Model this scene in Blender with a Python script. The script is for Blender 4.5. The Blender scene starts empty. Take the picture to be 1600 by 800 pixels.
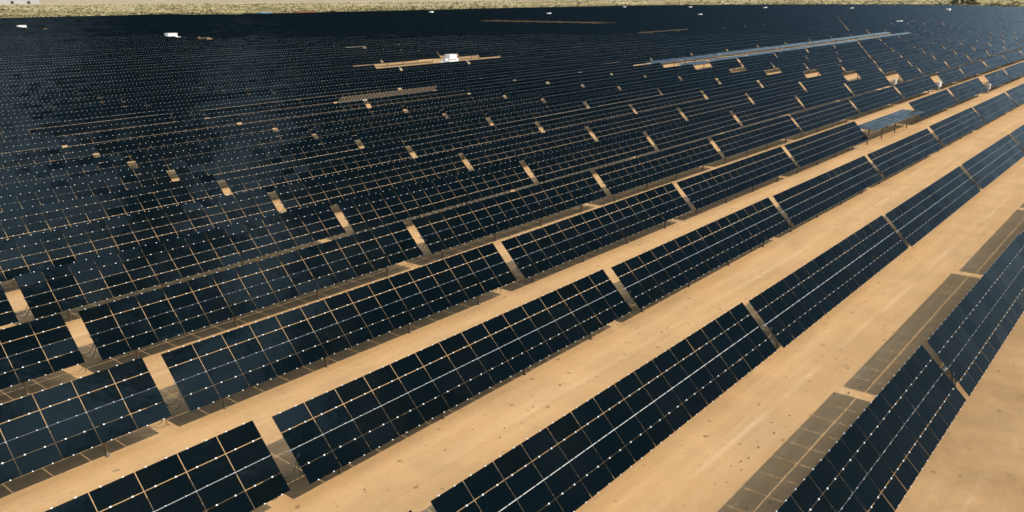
import bpy, math, random
import numpy as np
from mathutils import Matrix, Vector
random.seed(7); rng = np.random.default_rng(7)
scene = bpy.context.scene
C = scene.collection
R = math.radians

# ------------------------------------------------------------------ site measures (metres)
CAM_H, F_PX = 14.896, 1256.5
YAW, PITCH, ROLL = 0.704714, -0.302389, -0.006643
Y0, PITCH_Y = 5.349, 7.0715            # first row line, row spacing
X0, TAB_L, GAP = 12.299, 18.357, 0.6744
STEP = TAB_L + GAP
TUBE_H = 1.8485
TILT = R(45.7)
MOD_L, MOD_PX = 1.197, 1.225           # module length, pitch along the row
MOD_W, MOD_PY = 0.588, 0.6150          # module width, pitch across the row
SLOPE = 0.008
SUN = Vector((0.057, -1.015, 1.0)).normalized()

# ------------------------------------------------------------------ camera helpers
_F = np.array([math.cos(PITCH)*math.cos(YAW), math.cos(PITCH)*math.sin(YAW), math.sin(PITCH)])
_Rv = np.array([math.sin(YAW), -math.cos(YAW), 0.0]); _Uv = np.cross(_Rv, _F)
_c, _s = math.cos(ROLL), math.sin(ROLL)
CR, CU = _c*_Rv + _s*_Uv, -_s*_Rv + _c*_Uv

def project(p):
    d = np.asarray(p, float) - np.array([0, 0, CAM_H]); z = float(d @ _F)
    if z < 0.5: return None
    return 800 + F_PX*float(d @ CR)/z, 400 - F_PX*float(d @ CU)/z

def terrain(x, y):
    D = np.hypot(x, y)
    z = 0.0112*(np.sqrt((D-70.0)**2 + 45.0**2) + (D-70.0))/2 - 0.0112*(np.sqrt(70.0**2+45.0**2)-70.0)/2
    e = np.maximum(0, D-1150.0)
    return z + 0.0105*e*e/(e+500.0)

def ground_at(px, py):
    """point of the ground seen at a photo position"""
    d = _F*F_PX + CR*(px-800) - CU*(py-400); d = d/np.linalg.norm(d)
    lo = 0.0; t = 5.0
    while t < 20000:
        p = np.array([0, 0, CAM_H]) + d*t
        if p[2] <= terrain(p[0], p[1]): break
        lo = t; t *= 1.01
    for _ in range(40):
        m = (lo+t)/2; p = np.array([0, 0, CAM_H]) + d*m
        if p[2] <= terrain(p[0], p[1]): t = m
        else: lo = m
    p = np.array([0, 0, CAM_H]) + d*t
    return float(p[0]), float(p[1]), float(terrain(p[0], p[1]))

# ------------------------------------------------------------------ materials
def mat(name):
    m = bpy.data.materials.new(name); m.use_nodes = True
    nt = m.node_tree; b = nt.nodes['Principled BSDF']
    return m, nt, b
def N(nt, t, **kw):
    n = nt.nodes.new(t)
    for k, v in kw.items(): setattr(n, k, v)
    return n
def math_n(nt, op, a, b=None, clamp=False):
    n = N(nt, 'ShaderNodeMath', operation=op); n.use_clamp = clamp
    for i, v in enumerate((a, b)):
        if v is None: continue
        if isinstance(v, (int, float)): n.inputs[i].default_value = v
        else: nt.links.new(v, n.inputs[i])
    return n.outputs[0]
def noise(nt, vec, scale, detail=4, rough=0.55):
    n = N(nt, 'ShaderNodeTexNoise'); n.inputs['Scale'].default_value = scale
    n.inputs['Detail'].default_value = detail; n.inputs['Roughness'].default_value = rough
    nt.links.new(vec, n.inputs['Vector']); return n.outputs['Fac']
def ramp(nt, fac, stops):
    n = N(nt, 'ShaderNodeValToRGB'); nt.links.new(fac, n.inputs['Fac'])
    el = n.color_ramp.elements
    while len(el) < len(stops): el.new(0.5)
    for e, (p, c) in zip(el, stops):
        e.position = p; e.color = (c[0], c[1], c[2], 1) if not isinstance(c, (int, float)) else (c, c, c, 1)
    return n.outputs['Color']
def mix(nt, fac, a, b, blend='MIX'):
    n = N(nt, 'ShaderNodeMix', data_type='RGBA', blend_type=blend)
    for s, v in ((0, fac), (6, a), (7, b)):
        if isinstance(v, (int, float)): n.inputs[s].default_value = v
        elif isinstance(v, tuple): n.inputs[s].default_value = (v[0], v[1], v[2], 1)
        else: nt.links.new(v, n.inputs[s])
    return n.outputs[2]
def mapping(nt, vec, scale=(1, 1, 1), rot=(0, 0, 0)):
    n = N(nt, 'ShaderNodeMapping'); n.inputs['Scale'].default_value = scale; n.inputs['Rotation'].default_value = rot
    nt.links.new(vec, n.inputs['Vector']); return n.outputs[0]

def make_glass():
    m, nt, b = mat('thin_film_glass')
    geo = N(nt, 'ShaderNodeNewGeometry'); oi = N(nt, 'ShaderNodeObjectInfo')
    r = math_n(nt, 'FRACT', math_n(nt, 'ADD', geo.outputs['Random Per Island'], oi.outputs['Random']))
    r2 = math_n(nt, 'FRACT', math_n(nt, 'MULTIPLY', r, 37.31))
    r3 = math_n(nt, 'FRACT', math_n(nt, 'MULTIPLY', r, 91.77))
    # every module sits a hair off plane and its glass is slightly wavy
    cmb = N(nt, 'ShaderNodeCombineXYZ')
    for i, q in enumerate((r, r2, r3)):
        nt.links.new(math_n(nt, 'MULTIPLY', math_n(nt, 'SUBTRACT', q, 0.5), 0.035), cmb.inputs[i])
    add = N(nt, 'ShaderNodeVectorMath', operation='ADD')
    tc = N(nt, 'ShaderNodeTexCoord')
    nz = noise(nt, geo.outputs['Position'], 1.6, 2)
    bp = N(nt, 'ShaderNodeBump'); bp.inputs['Strength'].default_value = 0.12; bp.inputs['Distance'].default_value = 0.05
    nt.links.new(nz, bp.inputs['Height'])
    nt.links.new(bp.outputs[0], add.inputs[0]); nt.links.new(cmb.outputs[0], add.inputs[1])
    nrm = N(nt, 'ShaderNodeVectorMath', operation='NORMALIZE'); nt.links.new(add.outputs[0], nrm.inputs[0])
    nt.links.new(nrm.outputs[0], b.inputs['Normal'])
    col = mix(nt, r2, (0.0012, 0.0038, 0.0048), (0.0018, 0.0050, 0.0072))
    # thin dust
    dust = ramp(nt, noise(nt, geo.outputs['Position'], 0.35, 5), [(0.45, 0), (0.8, 0.01)])
    col = mix(nt, dust, col, (0.30, 0.22, 0.14))
    nt.links.new(col, b.inputs['Base Color'])
    b.inputs['Roughness'].default_value = 0.09
    b.inputs['IOR'].default_value = 1.115
    b.inputs['Specular IOR Level'].default_value = 0.5
    b.inputs['Specular Tint'].default_value = (0.68, 0.95, 1.0, 1)
    return m
def simple(name, col, rough=0.6, metal=0.0, var=0.15, scale=3.0, bump=0.0):
    m, nt, b = mat(name)
    tc = N(nt, 'ShaderNodeTexCoord')
    f = noise(nt, tc.outputs['Object'], scale, 5)
    c = ramp(nt, f, [(0.3, tuple(v*(1-var) for v in col)), (0.7, tuple(min(1, v*(1+var)) for v in col))])
    nt.links.new(c, b.inputs['Base Color'])
    b.inputs['Roughness'].default_value = rough; b.inputs['Metallic'].default_value = metal
    if bump:
        bp = N(nt, 'ShaderNodeBump'); bp.inputs['Distance'].default_value = bump
        nt.links.new(f, bp.inputs['Height']); nt.links.new(bp.outputs[0], b.inputs['Normal'])
    return m
M = {}
M['glass'] = make_glass()
M['back'] = simple('module_back_sheet', (0.085, 0.095, 0.09), 0.45)
M['steel'] = simple('galvanised_steel', (0.74, 0.76, 0.76), 0.42, 0.15, 0.12, 6)
M['post'] = simple('weathered_post_steel', (0.23, 0.21, 0.18), 0.6, 0.3, 0.2, 4)
M['clip'] = simple('bright_clip', (0.80, 0.80, 0.78), 0.38, 0.0, 0.04, 8)
M['cable'] = simple('black_cable', (0.012, 0.012, 0.013), 0.5)
M['white'] = simple('white_paint', (0.80, 0.80, 0.78), 0.45, 0, 0.05, 1.2)
M['grey'] = simple('grey_cabinet_paint', (0.50, 0.51, 0.50), 0.5, 0, 0.08, 1.5)
M['dark'] = simple('dark_vent', (0.05, 0.05, 0.055), 0.6)
M['concrete'] = simple('concrete', (0.42, 0.39, 0.34), 0.85, 0, 0.15, 2, 0.01)
M['blue'] = simple('blue_tarp', (0.10, 0.33, 0.55), 0.6, 0, 0.1)
M['red'] = simple('red_paint', (0.42, 0.08, 0.06), 0.55, 0, 0.1)
M['roofgrey'] = simple('pale_roof_sheet', (0.45, 0.43, 0.43), 0.55, 0, 0.08, 0.1)
M['weed'] = simple('dry_weed', (0.17, 0.12, 0.06), 0.9, 0, 0.35, 20)
M['bark'] = simple('bark', (0.11, 0.085, 0.06), 0.9, 0, 0.25, 6)

def make_leaf(name, a, b2, c):
    m, nt, b = mat(name)
    geo = N(nt, 'ShaderNodeNewGeometry')
    col = ramp(nt, geo.outputs['Random Per Island'], [(0.0, a), (0.5, b2), (1.0, c)])
    nt.links.new(col, b.inputs['Base Color']); b.inputs['Roughness'].default_value = 0.8
    return m
M['scrub'] = make_leaf('scrub_leaf', (0.14, 0.135, 0.05), (0.25, 0.215, 0.095), (0.38, 0.30, 0.16))
M['leaf'] = make_leaf('tree_leaf', (0.022, 0.036, 0.014), (0.038, 0.055, 0.022), (0.06, 0.075, 0.03))

def make_sand():
    m, nt, b = mat('desert_sand')
    tc = N(nt, 'ShaderNodeTexCoord'); P = tc.outputs['Object']
    sep = N(nt, 'ShaderNodeSeparateXYZ'); nt.links.new(P, sep.inputs[0])
    big = noise(nt, P, 0.045, 4)
    mid = noise(nt, P, 0.33, 6, 0.6)
    streak = noise(nt, mapping(nt, P, (0.10, 1.5, 1)), 1.0, 5, 0.6)
    fine = noise(nt, P, 5.5, 6, 0.7)
    grit = noise(nt, P, 26.0, 3, 0.7)
    base = ramp(nt, big, [(0.32, (0.575, 0.334, 0.138)), (0.68, (0.640, 0.382, 0.174))])
    base = mix(nt, ramp(nt, mid, [(0.40, 0), (0.66, 0.75)]), base, (0.47, 0.290, 0.135))
    base = mix(nt, ramp(nt, streak, [(0.45, 0), (0.75, 0.50)]), base, (0.70, 0.455, 0.230))
    base = mix(nt, ramp(nt, streak, [(0.25, 0.35), (0.42, 0)]), base, (0.43, 0.275, 0.125))
    # wheel tracks: two worn ruts along the middle of each lane
    lane = math_n(nt, 'FRACT', math_n(nt, 'DIVIDE', math_n(nt, 'SUBTRACT', sep.outputs['Y'], Y0 + 0.42*PITCH_Y), PITCH_Y))
    wob = math_n(nt, 'MULTIPLY', math_n(nt, 'SUBTRACT', noise(nt, mapping(nt, P, (0.05, 0.12, 1)), 1.0, 2), 0.5), 0.16)
    lane = math_n(nt, 'ADD', lane, wob)
    def rut(c):
        d = math_n(nt, 'ABSOLUTE', math_n(nt, 'SUBTRACT', lane, c))
        return math_n(nt, 'SUBTRACT', 1.0, math_n(nt, 'DIVIDE', d, 0.028), clamp=True)
    ruts = math_n(nt, 'ADD', rut(0.06), rut(0.28), clamp=True)
    rutf = math_n(nt, 'MULTIPLY', ruts, ramp(nt, noise(nt, mapping(nt, P, (0.22, 0.5, 1)), 1.0, 4), [(0.38, 0), (0.62, 0.55)]))
    base = mix(nt, rutf, base, (0.76, 0.505, 0.28))
    # sand mixed darker and browner towards the outermost row
    brown_y = ramp(nt, sep.outputs['Y'], [(0.0, 1.0), (1.0, 0.0)])
    brown_fac = math_n(nt, 'MULTIPLY', math_n(nt, 'SUBTRACT', 1.0, math_n(nt, 'DIVIDE', math_n(nt, 'SUBTRACT', sep.outputs['Y'], 3.2), 8.5), clamp=True),
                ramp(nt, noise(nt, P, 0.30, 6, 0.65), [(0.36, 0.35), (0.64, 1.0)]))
    base = mix(nt, brown_fac, base, (0.32, 0.188, 0.082))
    specks = ramp(nt, grit, [(0.26, 0.5), (0.36, 0)])
    base = mix(nt, specks, base, (0.20, 0.13, 0.07))
    spots = ramp(nt, noise(nt, P, 2.6, 2, 0.4), [(0.255, 0.75), (0.295, 0)])
    base = mix(nt, spots, base, (0.22, 0.145, 0.075))
    base = mix(nt, ramp(nt, fine, [(0.35, 0.18), (0.65, 0)]), base, (0.36, 0.23, 0.12))
    # open desert beyond the field: pale soil with patches of green and brown growth, far haze painted in as a pinkish tone
    ln = N(nt, 'ShaderNodeVectorMath', operation='LENGTH'); nt.links.new(P, ln.inputs[0]); D = ln.outputs['Value']
    wide = noise(nt, P, 0.012, 5, 0.6); pat = noise(nt, P, 0.045, 6, 0.7)
    desert = ramp(nt, pat, [(0.36, (0.25, 0.23, 0.09)), (0.50, (0.40, 0.32, 0.15)), (0.62, (0.54, 0.41, 0.22))])
    desert = mix(nt, ramp(nt, wide, [(0.45, 0), (0.66, 0.6)]), desert, (0.56, 0.43, 0.25))
    farhaze = ramp(nt, noise(nt, mapping(nt, P, (0.6, 0.6, 1)), 0.004, 5), [(0.4, (0.36, 0.265, 0.22)), (0.6, (0.46, 0.345, 0.285))])
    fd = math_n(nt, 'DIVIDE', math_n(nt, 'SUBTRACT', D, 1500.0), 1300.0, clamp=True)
    desert = mix(nt, fd, desert, farhaze)
    at = N(nt, 'ShaderNodeAttribute'); at.attribute_name = 'open_desert'
    a2 = N(nt, 'ShaderNodeAttribute'); a2.attribute_name = 'growth'
    gr = math_n(nt, 'MULTIPLY', a2.outputs['Fac'], ramp(nt, pat, [(0.3, 0.9), (0.65, 0.15)]))
    desert = mix(nt, gr, desert, (0.23, 0.235, 0.075))
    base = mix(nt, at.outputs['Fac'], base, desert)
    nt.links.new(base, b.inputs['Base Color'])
    b.inputs['Roughness'].default_value = 0.95; b.inputs['Specular IOR Level'].default_value = 0.15
    hgt = math_n(nt, 'ADD', math_n(nt, 'MULTIPLY', mid, 0.10), math_n(nt, 'ADD', math_n(nt, 'MULTIPLY', fine, 0.030), math_n(nt, 'MULTIPLY', grit, 0.008)))
    hgt = math_n(nt, 'ADD', hgt, math_n(nt, 'MULTIPLY', streak, 0.05))
    bp = N(nt, 'ShaderNodeBump'); bp.inputs['Strength'].default_value = 0.55; bp.inputs['Distance'].default_value = 1.0
    nt.links.new(hgt, bp.inputs['Height']); nt.links.new(bp.outputs[0], b.inputs['Normal'])
    return m
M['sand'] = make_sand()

# ------------------------------------------------------------------ mesh builder
class MB:
    def __init__(self): self.v = []; self.f = []; self.m = []; self.n = 0
    def add(self, verts, faces, mi=0):
        o = self.n; self.v.extend([tuple(map(float, q)) for q in verts]); self.n += len(verts)
        for k, f in enumerate(faces):
            self.f.append(tuple(i+o for i in f)); self.m.append(mi[k] if isinstance(mi, (list, tuple)) else mi)
    def box(self, c, s, mi=0, rot=None):
        sx, sy, sz = s[0]/2, s[1]/2, s[2]/2
        vs = [(-sx, -sy, -sz), (sx, -sy, -sz), (sx, sy, -sz), (-sx, sy, -sz), (-sx, -sy, sz), (sx, -sy, sz), (sx, sy, sz), (-sx, sy, sz)]
        if rot is not None: vs = [tuple(rot @ Vector(q)) for q in vs]
        vs = [(q[0]+c[0], q[1]+c[1], q[2]+c[2]) for q in vs]
        self.add(vs, [(0, 3, 2, 1), (4, 5, 6, 7), (0, 1, 5, 4), (1, 2, 6, 5), (2, 3, 7, 6), (3, 0, 4, 7)], mi)
    def tube(self, pts, r, n=6, mi=0):
        pts = [Vector(p) for p in pts]; rings = []
        for i, p in enumerate(pts):
            t = (pts[min(i+1, len(pts)-1)] - pts[max(i-1, 0)]).normalized()
            a = t.cross(Vector((0, 0, 1)));  a = a.normalized() if a.length > 1e-4 else Vector((1, 0, 0))
            b = t.cross(a)
            rr = r[i] if isinstance(r, (list, tuple)) else r
            rings.append([p + a*rr*math.cos(2*math.pi*k/n) + b*rr*math.sin(2*math.pi*k/n) for k in range(n)])
        vs = [q for g in rings for q in g]; fs = []
        for i in range(len(pts)-1):
            for k in range(n):
                fs.append((i*n+k, i*n+(k+1) % n, (i+1)*n+(k+1) % n, (i+1)*n+k))
        fs.append(tuple(range(n))[::-1]); fs.append(tuple((len(pts)-1)*n+k for k in range(n)))
        self.add(vs, fs, mi)
    def mesh(self, name, mats):
        me = bpy.data.meshes.new(name); me.from_pydata(self.v, [], self.f)
        for m in mats: me.materials.append(m)
        me.polygons.foreach_set('material_index', self.m); me.update()
        return me
def link(name, data, parent=None):
    o = bpy.data.objects.new(name, data); C.objects.link(o)
    if parent is not None: o.parent = parent
    return o
def tag(o, label=None, cat=None, group=None, kind=None):
    if label: o['label'] = label
    if cat: o['category'] = cat
    if group: o['group'] = group
    if kind: o['kind'] = kind
    return o
def empty(name, loc, rot=(0, 0, 0)):
    o = link(name, None); o.empty_display_size = 0.3; o.location = loc; o.rotation_euler = rot; return o

# ------------------------------------------------------------------ field layout
EDGE = [(-160, 41), (0, 34.5), (125, 31), (250, 27.5), (380, 28), (382, 26.5), (500, 24), (640, 20.5), (760, 17), (900, 14),
        (1000, 11.6), (1200, 10.4), (1400, 10.6), (1500, 12.0), (1600, 15.5), (1700, 21)]
edge_w = [ground_at(px, py)[:2] for px, py in EDGE]
edge_az = np.array([math.atan2(q[1], q[0]) for q in edge_w]); edge_d = np.array([math.hypot(*q) for q in edge_w])
_o = np.argsort(edge_az); edge_az, edge_d = edge_az[_o], edge_d[_o]
def edge_dist(x, y): return np.interp(np.arctan2(y, x), edge_az, edge_d)

def tab_x(j): return X0 + j*STEP
OPEN_COL = 7                                            # tables of this column are short: an opening before them
def first_mod(k, j):
    if j == OPEN_COL and k >= 3: return 3 if k < 5 else 5
    return 0
FLAT = {(3, 4): R(2)}
for _j in range(7, 16): FLAT[(11, _j)] = R(7); FLAT[(12, _j)] = R(7)
FLAT[(17, 5)] = R(3); FLAT[(17, 6)] = R(3)
FLAT[(12, 3)] = R(-42)
def far_cell(px, py):
    x, y, _ = ground_at(px, py)
    return round((y-Y0)/PITCH_Y), int(math.floor((x-X0)/STEP))
MISSING = {(18, 5), (18, 6), (19, 5), (19, 6)}
def span(p0, p1, act):
    k0, j0 = far_cell(*p0); k1, j1 = far_cell(*p1); out = []
    for j in range(min(j0, j1), max(j0, j1)+1): out.append((round((k0+k1)/2), j))
    return out
ROAD_J = far_cell(850, 41.5)[1]; ROAD_K = (far_cell(955, 43.5)[0], far_cell(752, 39.5)[0])
for _k in range(ROAD_K[0], ROAD_K[1]+1): FLAT[(_k, ROAD_J)] = R(-38)
for q in span((1130, 50), (1200, 45), 0): FLAT[q] = R(4)
for q in span((1000, 61), (1040, 58), 0): FLAT[q] = R(-42)
for q in span((530, 86), (622, 80), 0): FLAT[q] = R(-4)

STATIONS = [((266, 66), 1.9), ((33, 49.8), 1.8), ((857, 26.5), 1.6), ((1093, 28.5), 1.5), ((1404, 42), 1.5), ((1330, 17.5), 1.6),
            ((1481, 20.5), 1.8), ((975, 14.8), 1.7), ((1078, 15.2), 1.7), ((1195, 16.2), 1.7), ((673, 24.2), 1.8)]
sta_w = [ground_at(*s[0]) for s in STATIONS]
_sx = tab_x(6) + 13.0
sta_w.insert(0, (_sx, Y0 + 18.7*PITCH_Y, float(terrain(_sx, Y0+18.7*PITCH_Y))))
for (sx, sy, sz) in sta_w[1:]:
    k = round((sy-Y0)/PITCH_Y); j = int(math.floor((sx-X0)/STEP))
    D = math.hypot(sx, sy)
    for dk in ((-3, -2, -1, 0) if D > 400 else (-2, -1, 0) if D > 260 else (-1, 0)):
        MISSING.add((k+dk, j))

tables = []
ROWJ = rng.normal(0, 0.16, 200); ROWJ[15:24] = 0
for k in range(0, 190):
    yk = Y0 + k*PITCH_Y
    for j in range(-40, 80):
        if (k, j) in MISSING: continue
        xa = tab_x(j); xc = xa + TAB_L/2
        if math.hypot(xc, yk) > float(edge_dist(xc, yk)) - 4: continue
        f0 = first_mod(k, j)
        if k > 6:
            jx = ROWJ[k]*(6.0 if k > 12 else 1.0) + float(rng.normal(0, 0.07)); xa += jx; xc += jx
        zc = float(terrain(xc, yk))
        pts = [project((x, yk + s*0.85, zc + TUBE_H + s*0.87)) for x in (xa, xa+TAB_L) for s in (-1, 1)]
        if any(p is None for p in pts): continue
        us = [p[0] for p in pts]; vs = [p[1] for p in pts]
        if max(us) < -90 or min(us) > 1690 or min(vs) > 880: continue
        inside = max(us) > 4 and min(us) < 1596 and min(vs) < 796
        wid = min(max(us), 1600) - max(min(us), 0); hei = min(max(vs), 800) - min(vs)
        tables.append(dict(k=k, j=j, xc=xc, xa=xa, y=yk, z=zc, f0=f0, inside=inside,
                           u=min(us), px=(max(us)-min(us)) * max(hei, 0.1) if inside else 0,
                           D=math.hypot(xc, yk), tilt=FLAT.get((k, j), TILT + R(float(rng.normal(0, 0.7)))) if (k, j) not in FLAT else FLAT[(k, j)],
                           dz=float(rng.normal(0, 0.025)), slope=SLOPE + float(rng.normal(0, 0.0015))))
order = sorted([t for t in tables if t['inside']], key=lambda t: -t['px'])
NEAR, TOTAL = 84, 300
special = [t for t in order if (t['k'], t['j']) in FLAT and t['k'] <= 12 and t['j'] <= 15]
indiv = order[:TOTAL]
for t in special:
    if t not in indiv: indiv.append(t)
ids = {(t['k'], t['j']) for t in indiv}
print('tables', len(tables), 'in frame', len(order), 'individual', len(indiv))

# ------------------------------------------------------------------ table parts (shared meshes)
HALF = [1.5*MOD_PY, 0.5*MOD_PY, -0.5*MOD_PY, -1.5*MOD_PY]
def mod_x(i): return (i - 7)*MOD_PX
RAIL_X = [mod_x(i) + s*0.295 for i in range(15) for s in (-1, 1)]
EDGE_Y = [2*MOD_PY - 0.014, MOD_PY, 0.0, -MOD_PY, -2*MOD_PY + 0.014]
POST_X = [-TAB_L/2 + 1.82 + i*4.843 for i in range(4)]

b = MB(); b.box((0, 0, 0), (MOD_L, MOD_W, 0.008), [1, 0, 1, 1, 1, 1]); ME_PANEL = b.mesh('solar_panel', [M['glass'], M['back']])
def clip(b, x, y, mi=0, sz=1.0):
    if y > 1.0: b.box((x, y + 0.008, 0.004), (0.045, 0.03, 0.024), 0); return
    if y < -1.0: sz = 0.75
    b.box((x, y, 0.011), (0.050*sz, 0.044*sz, 0.014), mi)
b = MB(); b.box((0, 0, -0.034), (0.035, 4*MOD_PY - 0.03, 0.056), 0)
for y in EDGE_Y: b.box((0, y, 0.0), (0.03, 0.018, 0.02), 1); clip(b, 0, y, 1, 0.6 if abs(y) < 0.1 else 1.0)
ME_RAIL = b.mesh('support_rail', [M['steel'], M['clip']])
def rails_mesh(name, f0, full=True):
    b = MB()
    for x in RAIL_X[2*f0:]:
        if full: b.box((x, 0, -0.034), (0.035, 4*MOD_PY - 0.03, 0.056), 0)
        for y in (EDGE_Y if full else EDGE_Y[1:4:2]): clip(b, x, y, 1, 0.6 if abs(y) < 0.1 else 1.0)
    return b.mesh(name, [M['steel'], M['clip']])
def bank_mesh(name, f0, g=1.0):
    b = MB()
    for i in range(f0, 15):
        for y in HALF: b.box((mod_x(i), y, 0), (MOD_PX - 0.015*g, MOD_PY - 0.013*g, 0.008), [1, 0, 1, 1, 1, 1])
    return b.mesh(name, [M['glass'], M['back']])
def tube_mesh(f0):
    b = MB(); xa = -TAB_L/2 + f0*MOD_PX + 0.02
    b.tube([(xa, 0, 0), (TAB_L/2 - 0.02, 0, 0)], 0.062, 8)
    return b.mesh('torque_tube', [M['steel']])
b = MB()                                              # I section post
b.box((0, 0, -0.04), (0.012, 0.10, 1), 0)
for s in (-1, 1): b.box((0, s*0.056, -0.04), (0.10, 0.012, 1), 0)
ME_POST = b.mesh('post', [M['post']])
b = MB(); b.box((0, 0, 0.055), (0.07, 0.16, 0.03), 0); b.box((0, 0, -0.09), (0.06, 0.13, 0.07), 0)
for s in (-1, 1): b.box((0, s*0.085, -0.02), (0.07, 0.02, 0.14), 0)
ME_BEAR = b.mesh('bearing', [M['steel']])
F0S = sorted({t['f0'] for t in tables})
ME_BANK = {(f, n): bank_mesh('panel_bank', f, 0.4 if n else 0.85) for f in F0S for n in (False, True)}
ME_RAILS = {f: rails_mesh('support_rails', f) for f in F0S}
ME_TUBE = {f: tube_mesh(f) for f in F0S}
b = MB()                                              # two jumper cables drooping over the gap to the table before
for dx, dy, dip in ((0.0, -0.30, 0.30), (0.10, -0.42, 0.36)):
    pass
def cable_mesh(dy, dip, x1):
    b = MB(); pts = []
    for i in range(13):
        t = i/12.0
        pts.append((0.12 - t*(GAP + 0.30) + x1, dy*math.sin(math.pi*t*0.75), -0.02 - dip*4*t*(1-t) - 0.05*t))
    b.tube(pts, 0.016, 5); return b.mesh('jumper_cable', [M['cable']])
ME_CABLE = [cable_mesh(-0.22, 0.42, 0.0), cable_mesh(-0.34, 0.60, 0.06)]
b = MB(); b.box((0, 0, 0), (0.34, 0.22, 0.30), 0); b.tube([(0, -0.12, 0), (0, -0.42, -0.02)], 0.07, 8); ME_DRIVE = b.mesh('drive_motor', [M['dark']])

def ordw(n):
    w = ['', 'first', 'second', 'third', 'fourth', 'fifth', 'sixth', 'seventh', 'eighth', 'ninth', 'tenth', 'eleventh', 'twelfth']
    if n < len(w): return w[n]
    return str(n) + ('th' if 10 <= n % 100 <= 20 else {1: 'st', 2: 'nd', 3: 'rd'}.get(n % 10, 'th'))
rowlist = {}
for t in tables:
    if t['inside']: rowlist.setdefault(t['k'], []).append(t)
for k in rowlist:
    rowlist[k].sort(key=lambda t: t['u'])
    for i, t in enumerate(rowlist[k]): t['n'] = i+1; t['last'] = (i == len(rowlist[k])-1)
def table_label(t):
    k, j = t['k'], t['j']
    if (k, j) == (3, 4): return 'grey looking solar table lying almost flat on bare posts between two steeply tilted tables'
    if (k, j) == (12, 3): return 'solar table tipped the wrong way, showing its grey rail-lined underside above the dark rows'
    if (k, j) in FLAT and k in (11, 12):
        w = 'nearer' if k == 11 else 'farther'
        return 'pale flat solar table, %s from the left in the %s of two flat rows' % (ordw(j-6), w)
    if (k, j) in FLAT and k == 17: return 'nearly flat solar table below the bare sandy strip, %s of the two there' % ('left' if j == 5 else 'right')
    if k == 0 and t['n'] == 1: return 'steep solar table cut by the bottom edge, nearest the lower right corner'
    if k == 0: return 'bluish solar table at the right edge with a brown shadow strip left of it'
    if t['f0']: return 'shortened solar table right of a sandy opening in the %s row from the lower right' % ordw(k+1)
    return 'tilted dark solar table, %s from the left in the %s row from the lower right' % (ordw(t['n']), ordw(k+1))

GRP = 'solar tables standing in long parallel rows'
def build_table(t, near):
    root = empty('solar_table', (t['xc'], t['y'], t['z'] + t['dz']), (0, -math.atan(t['slope']), 0))
    tag(root, table_label(t), 'solar table', GRP)
    f0, tilt = t['f0'], t['tilt']
    up = Matrix.Translation((0, 0, TUBE_H))
    plane = up @ Matrix.Rotation(tilt, 4, 'X')
    if near:
        for i in range(f0, 15):
            for y in HALF:
                o = link('solar_panel', ME_PANEL, root)
                jt = Matrix.Rotation(rng.normal(0, 0.004), 4, 'X') @ Matrix.Rotation(rng.normal(0, 0.0025), 4, 'Y')
                o.matrix_local = plane @ Matrix.Translation((mod_x(i), y, 0)) @ jt
        for x in RAIL_X[2*f0:]:
            o = link('support_rail', ME_RAIL, root); o.matrix_local = plane @ Matrix.Translation((x, 0, 0))
    else:
        o = link('panel_bank', ME_BANK[(f0, t['k'] >= 8)], root); o.matrix_local = plane
        o = link('support_rails', ME_RAILS[f0], root); o.matrix_local = plane
    o = link('torque_tube', ME_TUBE[f0], root); o.matrix_local = plane @ Matrix.Translation((0, 0, -0.126))
    tx = math.sin(tilt)*0.126; tz = TUBE_H - math.cos(tilt)*0.126
    for x in POST_X:
        if x < -TAB_L/2 + f0*MOD_PX: continue
        p = link('post', ME_POST, root)
        ht = tz + 0.30
        p.matrix_local = Matrix.Translation((x, tx, tz - 0.06 - ht/2)) @ Matrix.Diagonal((1, 1, ht, 1))
        if near:
            q = link('bearing', ME_BEAR, p)
            q.matrix_local = (Matrix.Translation((x, tx, tz - 0.06 - ht/2)) @ Matrix.Diagonal((1, 1, ht, 1))).inverted() @ Matrix.Translation((x, tx, tz))
    if (t['k'], t['j']-1) in ids | {(t['k'], t['j']-1)} and f0 == 0 and t['j'] <= 20:
        for c in ME_CABLE[:2 if near else 1]:
            o = link('jumper_cable', c, root); o.location = (-TAB_L/2, -0.18, TUBE_H - 0.12)
    if (t['k'], t['j']) == (3, 4):
        o = link('drive_motor', ME_DRIVE, root); o.location = (POST_X[1], -0.16, TUBE_H - 0.55)
    return root
near_set = {(t['k'], t['j']) for t in order[:NEAR]}
for t in sorted(indiv, key=lambda t: (t['k'], t['j'])):
    build_table(t, (t['k'], t['j']) in near_set or (t['k'], t['j']) == (3, 4))

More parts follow.
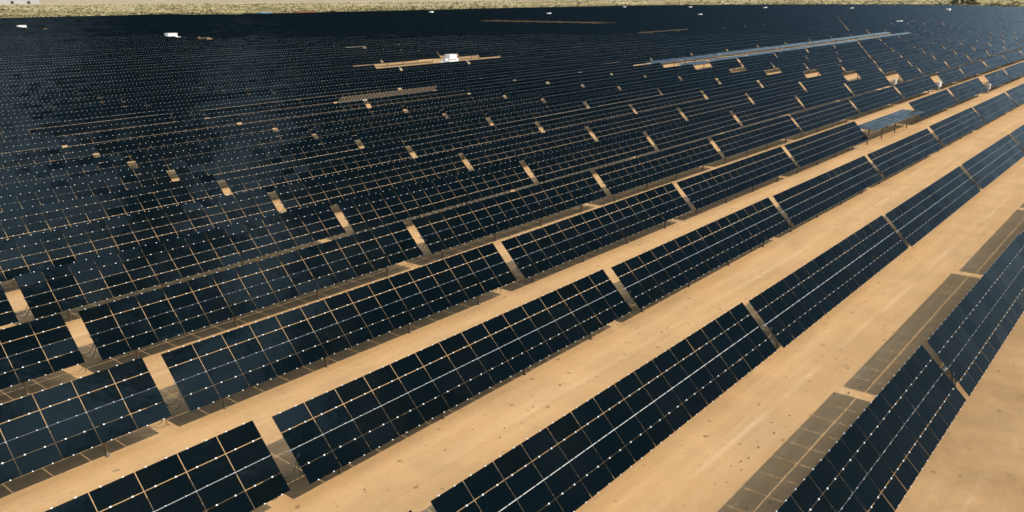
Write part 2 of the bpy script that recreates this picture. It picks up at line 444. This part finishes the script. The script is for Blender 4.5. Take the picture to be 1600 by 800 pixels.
# ------------------------------------------------------------------ the rest of the field as one object
def template(level, drop=0):
    b = MB()
    if level == 0:
        for i in range(15):
            for y in HALF: b.box((mod_x(i), y, 0), (MOD_PX - 0.008, MOD_PY - 0.006, 0.008), [1, 0, 1, 1, 1, 1])
        for x in RAIL_X:
            for y in EDGE_Y[1:4:2]: clip(b, x, y, 2, 1.0)
    else:
        for i in range(drop, 5):
            for y in HALF: b.box(((i-2)*3.675, y, 0), (3.66, MOD_PY - 0.008, 0.012), [1, 0, 1, 1, 1, 1])
        if level == 1:
            for x in RAIL_X:
                for y in EDGE_Y[1:4:2]: clip(b, x, y, 2, 1.0)
    nt_ = b.n
    b.box((drop*1.83, 0, -0.126), (TAB_L - drop*3.66 - 0.05, 0.11, 0.11), 3 if level == 0 else 4)
    nt2 = b.n
    b2 = MB()
    for x in POST_X[1 if drop else 0:]: b2.box((x, 0.09, TUBE_H/2 - 0.15), (0.10, 0.11, TUBE_H - 0.1), 4)
    quads = np.array(b.f + [tuple(i + b.n for i in f) for f in b2.f], dtype=np.int64)
    mi = np.array(b.m + b2.m, dtype=np.int32)
    return np.array(b.v), np.array(b2.v), quads, mi
TPL = [template(0), template(1), template(2), template(2, 2)]
V, Q, MI = [], [], []; base = 0
nrest = 0
for t in tables:
    if (t['k'], t['j']) in ids: continue
    nrest += 1
    lv = 0 if t['D'] < 170 else (1 if t['D'] < 300 else 2)
    va, vb, q, mi = TPL[lv] if t['f0'] == 0 else TPL[3]
    c, s = math.cos(t['tilt']), math.sin(t['tilt'])
    a = va.copy(); a[:, 1] = va[:, 1]*c - va[:, 2]*s; a[:, 2] = va[:, 1]*s + va[:, 2]*c + TUBE_H
    w = np.vstack([a, vb]); w[:, 2] += w[:, 0]*t['slope'] + t['z'] + t['dz']; w[:, 0] += t['xc']; w[:, 1] += t['y']
    V.append(w); Q.append(q + base); MI.append(mi); base += len(w)
V = np.vstack(V); Q = np.vstack(Q); MI = np.concatenate(MI)
me = bpy.data.meshes.new('distant_solar_tables')
me.vertices.add(len(V)); me.vertices.foreach_set('co', V.ravel().astype(np.float32))
me.loops.add(Q.size); me.loops.foreach_set('vertex_index', Q.ravel().astype(np.int32))
me.polygons.add(len(Q)); me.polygons.foreach_set('loop_start', np.arange(0, Q.size, 4, dtype=np.int32))
for m in ('glass', 'back', 'clip', 'steel', 'post'): me.materials.append(M[m])
me.polygons.foreach_set('material_index', MI); me.polygons.foreach_set('use_smooth', [False]*len(Q)); me.update(calc_edges=True)
o = link('distant_solar_tables', me)
tag(o, 'mass of dark solar rows filling the distance up to the scrubland', 'solar field', None, 'stuff')
print('rest', nrest, 'quads', len(Q))

# ------------------------------------------------------------------ ground
radii = np.concatenate([[0.0], np.geomspace(3, 16000, 170)]); NA = 300
ang = np.linspace(0, 2*math.pi, NA, endpoint=False)
gv = [(0, 0, float(terrain(0, 0)))]; att = [0.0]; grow = [0.0]
def edge_full(a):
    return float(np.interp(a, edge_az, edge_d)) if edge_az[0] <= a <= edge_az[-1] else (edge_d[0] if a < edge_az[0] else edge_d[-1])
for r in radii[1:]:
    for a in ang:
        x, y = r*math.cos(a), r*math.sin(a)
        gv.append((x, y, float(terrain(x, y))))
        aa = a if a <= math.pi else a - 2*math.pi
        e = edge_full(aa) if -0.3 < aa < 2.2 else 900.0
        att.append(1.0 if r > e + 10 else 0.0); grow.append(math.exp(-max(0.0, r - e)/130.0))
gf = [(0, 1+i, 1+(i+1) % NA) for i in range(NA)]
for k in range(len(radii)-2):
    for i in range(NA):
        a0 = 1 + k*NA; a1 = a0 + NA; n = (i+1) % NA
        gf.append((a0+i, a1+i, a1+n, a0+n))
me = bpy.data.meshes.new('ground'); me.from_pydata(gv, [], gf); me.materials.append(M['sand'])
at = me.attributes.new('open_desert', 'FLOAT', 'POINT'); at.data.foreach_set('value', att)
at = me.attributes.new('growth', 'FLOAT', 'POINT'); at.data.foreach_set('value', grow)
me.polygons.foreach_set('use_smooth', [True]*len(me.polygons))
g = link('ground', me); tag(g, 'pale orange desert sand running out to the far plain', 'ground', None, 'structure')

# pale perimeter track along the far edge of the field
b = MB()
pts = []
for az in np.linspace(edge_az[0], edge_az[-1], 160):
    e = edge_full(az); pts.append((az, e))
vs = []
for az, e in pts:
    for d in (1.0, 9.0):
        r = e + d; x, y = r*math.cos(az), r*math.sin(az); vs.append((x, y, float(terrain(x, y)) + 0.06))
fs = [(2*i, 2*i+1, 2*i+3, 2*i+2) for i in range(len(pts)-1)]
b.add(vs, fs); M['track'] = simple('graded_track', (0.56, 0.44, 0.30), 0.95, 0, 0.1, 0.05)
o = link('perimeter_road', b.mesh('perimeter_road', [M['track']])); tag(o, 'pale graded track along the far edge of the panels', 'road', None, 'structure')

# ------------------------------------------------------------------ desert scrub (stuff)
ico_v = []; 
def blob(n, seed):
    rr = random.Random(seed); vs, fs = [], []
    for i in range(n):
        a = rr.uniform(0, 2*math.pi); ph = rr.uniform(0, 1); r = rr.uniform(0.15, 0.55)
        c = Vector((r*math.cos(a), r*math.sin(a), 0.12 + 0.5*ph*(1-r)))
        d1 = Vector((rr.gauss(0, 1), rr.gauss(0, 1), rr.gauss(0, 1))).normalized()*0.22
        d2 = Vector((rr.gauss(0, 1), rr.gauss(0, 1), rr.gauss(0, 1))).normalized()*0.22
        o = len(vs); vs += [c-d1, c+d2, c+d1, c-d2]; fs.append((o, o+1, o+2, o+3))
    return np.array([tuple(v) for v in vs]), np.array(fs)
BL = [blob(16, s) for s in range(5)]
V, Q = [], []; base = 0
ca = rng.uniform(0.06, 1.44, 700); cr_ = rng.uniform(0, 1, 700)**1.4
ci = rng.integers(0, 700, 15000)
az = ca[ci] + rng.normal(0, 0.016, 15000); rel = np.abs(cr_[ci] + rng.normal(0, 0.018, 15000))
free = rng.uniform(0, 1, 15000) < 0.35
az = np.clip(np.where(free, rng.uniform(0.08, 1.42, 15000), az), 0.06, 1.44); rel = np.where(free, rng.uniform(0, 1, 15000)**1.4, rel)
for i in range(15000):
    e = edge_full(az[i]); d = e + 14 + rel[i]*900
    x, y = d*math.cos(az[i]), d*math.sin(az[i])
    s = float(rng.lognormal(math.log(2.1), 0.4)) * (1.25 if d < e + 160 else 0.9)
    v, f = BL[i % 5]; a = rng.uniform(0, 6.28); c_, s_ = math.cos(a), math.sin(a)
    w = np.empty_like(v); w[:, 0] = (v[:, 0]*c_ - v[:, 1]*s_)*s + x; w[:, 1] = (v[:, 0]*s_ + v[:, 1]*c_)*s + y; w[:, 2] = v[:, 2]*s*0.8 + float(terrain(x, y))
    V.append(w); Q.append(f + base); base += len(w)
V = np.vstack(V); Q = np.vstack(Q)
me = bpy.data.meshes.new('desert_scrub')
me.vertices.add(len(V)); me.vertices.foreach_set('co', V.ravel().astype(np.float32))
me.loops.add(Q.size); me.loops.foreach_set('vertex_index', Q.ravel().astype(np.int32))
me.polygons.add(len(Q)); me.polygons.foreach_set('loop_start', np.arange(0, Q.size, 4, dtype=np.int32))
me.materials.append(M['scrub']); me.polygons.foreach_set('use_smooth', [False]*len(Q)); me.update(calc_edges=True)
o = link('desert_scrub', me); tag(o, 'low olive and straw coloured desert bushes beyond the panels', 'scrub', None, 'stuff')

# ------------------------------------------------------------------ trees at the upper right
def tree(px, py, hgt, wid, label, seed):
    rr = random.Random(seed); x, y, z = ground_at(px, py)
    root = empty('desert_tree', (x, y, z)); tag(root, label, 'tree', 'trees at the far edge of the field')
    b = MB(); b.tube([(0, 0, -0.2), (0.1*wid*0.1, 0, hgt*0.3), (0, 0.1, hgt*0.6)], [0.09*hgt*0.5, 0.06*hgt*0.5, 0.03*hgt*0.5], 7)
    for i in range(6):
        a = rr.uniform(0, 6.28); l = wid*rr.uniform(0.22, 0.4)
        b.tube([(0, 0, hgt*rr.uniform(0.15, 0.3)), (l*0.5*math.cos(a), l*0.5*math.sin(a), hgt*0.5), (l*math.cos(a), l*math.sin(a), hgt*rr.uniform(0.6, 0.8))], [0.03*hgt*0.5, 0.02*hgt*0.5, 0.008*hgt], 5)
    link('trunk', b.mesh('trunk', [M['bark']]), root)
    b = MB(); cl = []
    for i in range(16):
        a = rr.uniform(0, 6.28); r = wid*0.5*math.sqrt(rr.random())*0.85
        cl.append((Vector((r*math.cos(a), r*math.sin(a), hgt*(0.30 + 0.52*rr.random()*(1-0.5*r/(wid*0.5))))), rr.uniform(0.10, 0.2)*wid))
    for c, r in cl:
        for i in range(60):
            d = Vector((rr.gauss(0, 1), rr.gauss(0, 1), rr.gauss(0, 0.8))).normalized()*r*rr.uniform(0.3, 1.0)
            p = c + d; s = rr.uniform(0.15, 0.4)*max(0.5, hgt/8)
            u = Vector((rr.gauss(0, 1), rr.gauss(0, 1), rr.gauss(0, 1))).normalized()*s; v = Vector((rr.gauss(0, 1), rr.gauss(0, 1), rr.gauss(0, 1))).normalized()*s
            b.add([p-u, p+v, p+u, p-v], [(0, 1, 2, 3)])
    link('crown', b.mesh('crown', [M['leaf']]), root)
tree(1494, 11.6, 11, 15, 'left of the two large dark green trees at the far field edge', 1)
tree(1513, 12.0, 11, 15, 'right of the two large dark green trees at the far field edge', 2)
tree(1550, 13.2, 6.0, 14, 'low green tree right of the two large trees by the field edge', 3)
tree(1578, 14.2, 6.0, 16, 'broad low green tree nearest the upper right corner', 4)

# ------------------------------------------------------------------ inverter stations
def station(loc, sc, label, variant=0):
    root = empty('inverter_station', loc); tag(root, label, 'inverter station', 'white inverter stations standing among the rows')
    if variant: root.scale = (1.0, 1.0, 0.85 if variant < 3 else 0.95)
    b = MB(); b.box((0, 0, 0.04), (5.2*sc, 2.3*sc, 0.28)); link('concrete_pad', b.mesh('concrete_pad', [M['concrete']]), root)
    b = MB(); b.box((0.35*sc, 0, 0.18 + 0.9*sc), (1.9*sc, 1.3*sc, 1.8*sc)); b.box((0.35*sc, 0, 0.18 + 1.84*sc), (2.0*sc, 1.4*sc, 0.08*sc))
    body = link('inverter_cabin', b.mesh('inverter_cabin', [M['white']]), root)
    for i in range(3):
        b = MB(); b.box((0.35*sc + (i-1)*0.6*sc, -0.66*sc, 0.18 + 0.62*sc), (0.5*sc, 0.03*sc, 1.05*sc)); b.box((0.35*sc + (i-1)*0.6*sc, -0.678*sc, 0.18 + 0.95*sc), (0.34*sc, 0.012*sc, 0.2*sc), 1)
        link('cabin_door', b.mesh('cabin_door', [M['white'], M['dark']]), body)
    b = MB(); b.box((-1.15*sc, 0, 0.18 + 0.42*sc), (0.85*sc, 0.95*sc, 1.34*sc)); b.box((-1.15*sc, 0, 0.18 + 1.12*sc), (0.95*sc, 1.02*sc, 0.06*sc))
    for i in range(7): b.box((-1.5*sc + i*0.117*sc, -0.56*sc, 0.18 + 0.42*sc), (0.03*sc, 0.18*sc, 0.62*sc), 1)
    link('transformer', b.mesh('transformer', [M['white'], M['grey']]), root)
    b = MB(); b.box((1.75*sc, 0.05*sc, 0.18 + 0.36*sc), (0.7*sc, 0.8*sc, 1.3*sc)); b.box((1.75*sc, 0.05*sc, 0.18 + 1.03*sc), (0.76*sc, 0.86*sc, 0.05*sc))
    link('switchgear', b.mesh('switchgear', [M['white']]), root)
    b = MB(); b.box((-2.05*sc, 0.1*sc, 0.18 + 0.30*sc), (0.55*sc, 0.6*sc, 0.6*sc)); b.tube([(-1.9*sc, 0.1*sc, 0.7*sc), (-1.8*sc, 0.1*sc, 1.25*sc)], 0.06*sc, 6)
    link('meter_box', b.mesh('meter_box', [M['white']]), root)
SL = ['largest white inverter station, at the right end of a bare sandy strip among the rows',
      'white inverter station in the upper left with several low cabinets side by side',
      'small white inverter station nearest the upper left corner of the field',
      'small white inverter station just above the long broken sandy strip',
      'lone white inverter station right of centre in the far dark rows',
      'white inverter station beyond the right end of the two flat rows',
      'tiny white inverter station near the far edge, left of the dark trees',
      'tiny white inverter station just below the two large dark trees',
      'leftmost of three tiny white stations along the far middle edge',
      'middle one of three tiny white stations along the far middle edge',
      'rightmost of three tiny white stations along the far middle edge',
      'tiny white station near the far edge, above the largest inverter station']
scs = [1.25] + [s[1] for s in STATIONS]
for i, (loc, sc, lb) in enumerate(zip(sta_w, scs, SL)): station(loc, sc, lb, i)

# combiner boxes in the wide openings
def combiner(k, dx, label, kind):
    x = tab_x(OPEN_COL) + dx; y = Y0 + k*PITCH_Y - 0.35; z = float(terrain(x, y))
    root = empty('combiner_box', (x, y, z)); tag(root, label, 'electrical box', 'electrical boxes in the sandy openings')
    for s in (-1, 1):
        b = MB(); b.box((s*0.42, 0, 0.45), (0.08, 0.08, 1.1)); link('leg', b.mesh('leg', [M['post']]), root)
    b = MB(); b.box((0, 0, 1.15), (1.05, 0.35, 0.75)); b.box((0, 0, 1.55), (1.15, 0.48, 0.05)); cab = link('cabinet', b.mesh('cabinet', [M[kind]]), root)
    b = MB(); b.box((0, -0.19, 1.15), (0.92, 0.03, 0.62)); b.box((0.36, -0.215, 1.15), (0.04, 0.02, 0.16), 1); link('door', b.mesh('door', [M[kind], M['dark']]), cab)
    b = MB()
    for i in range(4): b.tube([(-0.3 + 0.2*i, 0, 0.78), (-0.3 + 0.2*i, 0.02, 0.3), (-0.25 + 0.2*i, 0.05, -0.05)], 0.03, 5)
    link('conduit', b.mesh('conduit', [M['grey']]), root)
combiner(3, 2.4, 'grey electrical box in the opening nearest the right edge', 'grey')
combiner(4, 1.9, 'white electrical box on legs in the second sandy opening from the right', 'white')
combiner(5, 2.6, 'pale electrical box on legs in the third sandy opening from the right', 'grey')

# containers and shed on the skyline
def container(px, py, l, m, label):
    x, y, z = ground_at(px, py); root = empty('shipping_container', (x, y, z), (0, 0, YAW - math.pi/2 + 0.3))
    tag(root, label, 'container')
    b = MB(); b.box((0, 0, 1.4), (l, 2.6, 2.7))
    n = int(l/0.8)
    for i in range(n):
        b.box((-l/2 + (i+0.5)*l/n, -1.33, 1.4), (0.3, 0.06, 2.4))
    link('container_body', b.mesh('container_body', [M[m]]), root)
    b = MB()
    for s in (-1, 1): b.box((l/2 + 0.03, s*0.62, 1.4), (0.06, 1.15, 2.4)); 
    link('container_door', b.mesh('container_door', [M[m]]), root)
container(415, 24.9, 11, 'blue', 'blue container at the far edge of the field')
container(478, 23.7, 16, 'red', 'long red container at the far edge of the field')
def shed(px, py, l, label):
    x, y, z = ground_at(px, py); root = empty('long_shed', (x, y, z), (0, 0, YAW - math.pi/2 + 0.5)); tag(root, label, 'building')
    b = MB(); b.box((0, 0, 4), (l, 28, 9)); wl = link('wall', b.mesh('wall', [M['roofgrey']]), root)
    b = MB(); b.add([(-l/2-1, -15, 8.5), (l/2+1, -15, 8.5), (l/2+1, 15, 8.5), (-l/2-1, 15, 8.5), (-l/2-1, 0, 12), (l/2+1, 0, 12)], [(0, 1, 5, 4), (2, 3, 4, 5), (0, 4, 3), (1, 2, 5), (0, 3, 2, 1)])
    link('roof', b.mesh('roof', [M['roofgrey']]), root)
    for i in range(3):
        b = MB(); b.box((-l*0.3 + i*l*0.3, -14.1, 2.6), (5, 0.15, 5)); link('door', b.mesh('door', [M['dark']]), root)
shed(20, 6.5, 85, 'long pale building far off at the upper left corner')

# ------------------------------------------------------------------ weeds on the sand
WEEDS = [(1364, 583), (1356, 591), (1362, 598), (1348, 596), (1340, 598), (1334, 602), (1346, 607), (1388, 562), (1394, 560), (1306, 562), (1322, 562),
         (1296, 573), (1306, 577), (1325, 576), (1265, 596), (1262, 594), (1270, 595), (1008, 507), (996, 514), (1042, 514), (1044, 512), (1034, 520), (1076, 507),
         (979, 535), (726, 494), (737, 489), (790, 464), (738, 672), (781, 685), (788, 670), (572, 770), (570, 766), (830, 618), (1185, 700), (1206, 661),
         (1170, 716), (1158, 722), (1142, 729), (1156, 695), (1234, 650), (1390, 530), (1382, 510), (1420, 510), (1330, 490), (1302, 616), (1326, 615),
         (1560, 580), (1500, 745), (1210, 678), (1228, 668), (1117, 757)]
wm = []
for sd in range(4):
    rr = random.Random(50+sd); b = MB()
    for i in range(22):
        a = rr.uniform(0, 6.28); l = rr.uniform(0.08, 0.2); w = 0.016; hh = rr.uniform(0.05, 0.2)
        t = Vector((math.cos(a)*l, math.sin(a)*l, hh)); q = Vector((-math.sin(a)*w, math.cos(a)*w, 0)); m_ = t*0.55 + Vector((0, 0, 0.04))
        b.add([q, -q, m_-q*0.8, m_+q*0.8], [(0, 1, 2, 3)]); b.add([m_+q*0.8, m_-q*0.8, t], [(0, 1, 2)])
    wm.append(b.mesh('weed_tuft', [M['weed']]))
for i, (px, py) in enumerate(WEEDS):
    x, y, z = ground_at(px, py); o = link('weed_tuft', wm[i % 4]); o.location = (x, y, z); o.rotation_euler = (0, 0, random.uniform(0, 6)); s = random.uniform(0.16, 0.36); o.scale = (s, s, s)
    tag(o, 'tiny dry brown weed tuft growing on the bare sand between rows', 'weed', 'dry weed tufts on the sand')

# ------------------------------------------------------------------ sky, sun, camera
w = bpy.data.worlds.new('World'); scene.world = w; w.use_nodes = True
nt = w.node_tree; bg = nt.nodes['Background']
sky = N(nt, 'ShaderNodeTexSky', sky_type='NISHITA'); sky.sun_disc = False
sky.sun_elevation = math.asin(SUN.z); sky.sun_rotation = math.atan2(SUN.x, SUN.y); sky.dust_density = 0.7; sky.air_density = 0.65; sky.ozone_density = 1.0
tc = N(nt, 'ShaderNodeTexCoord')
sp = N(nt, 'ShaderNodeSeparateXYZ'); nt.links.new(tc.outputs['Generated'], sp.inputs[0])
zz = math_n(nt, 'ADD', math_n(nt, 'ABSOLUTE', sp.outputs['Z']), 0.12)
cv = N(nt, 'ShaderNodeCombineXYZ')
nt.links.new(math_n(nt, 'DIVIDE', sp.outputs['X'], zz), cv.inputs[0]); nt.links.new(math_n(nt, 'DIVIDE', sp.outputs['Y'], zz), cv.inputs[1])
cl = ramp(nt, noise(nt, cv.outputs[0], 5.0, 4, 0.5), [(0.50, 0.0), (0.58, 0.9)])
dp = N(nt, 'ShaderNodeVectorMath', operation='DOT_PRODUCT'); nt.links.new(tc.outputs['Generated'], dp.inputs[0]); dp.inputs[1].default_value = Vector((0.30, -0.33, 0.895)).normalized()
msk = ramp(nt, dp.outputs['Value'], [(0.935, 0.0), (0.990, 1.0)])
cl = math_n(nt, 'MULTIPLY', cl, msk)
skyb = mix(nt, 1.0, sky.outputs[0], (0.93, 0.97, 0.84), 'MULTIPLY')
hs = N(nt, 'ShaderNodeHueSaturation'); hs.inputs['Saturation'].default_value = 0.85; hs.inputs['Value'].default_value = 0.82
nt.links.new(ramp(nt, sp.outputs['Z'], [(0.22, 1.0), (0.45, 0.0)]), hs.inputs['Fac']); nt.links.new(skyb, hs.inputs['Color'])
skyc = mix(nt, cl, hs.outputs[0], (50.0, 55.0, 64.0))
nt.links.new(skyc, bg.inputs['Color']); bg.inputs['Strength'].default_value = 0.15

sl = bpy.data.lights.new('sun', 'SUN'); sl.energy = 3.08; sl.angle = R(0.5); sl.color = (1.0, 0.93, 0.82)
so = link('sun', sl); so.rotation_euler = SUN.to_track_quat('Z', 'Y').to_euler(); so.location = (0, -50, 80)

cam = bpy.data.cameras.new('camera'); cam.sensor_width = 36; cam.lens = 36*F_PX/1600; cam.clip_end = 40000; cam.clip_start = 0.5
co = link('camera', cam)
co.matrix_world = Matrix(((CR[0], CU[0], -_F[0], 0), (CR[1], CU[1], -_F[1], 0), (CR[2], CU[2], -_F[2], CAM_H), (0, 0, 0, 1)))
scene.camera = co
scene.view_settings.view_transform = 'Standard'; scene.view_settings.look = 'None'
scene.view_settings.exposure = 0.33; scene.view_settings.gamma = 1; scene.view_settings.use_curve_mapping = False
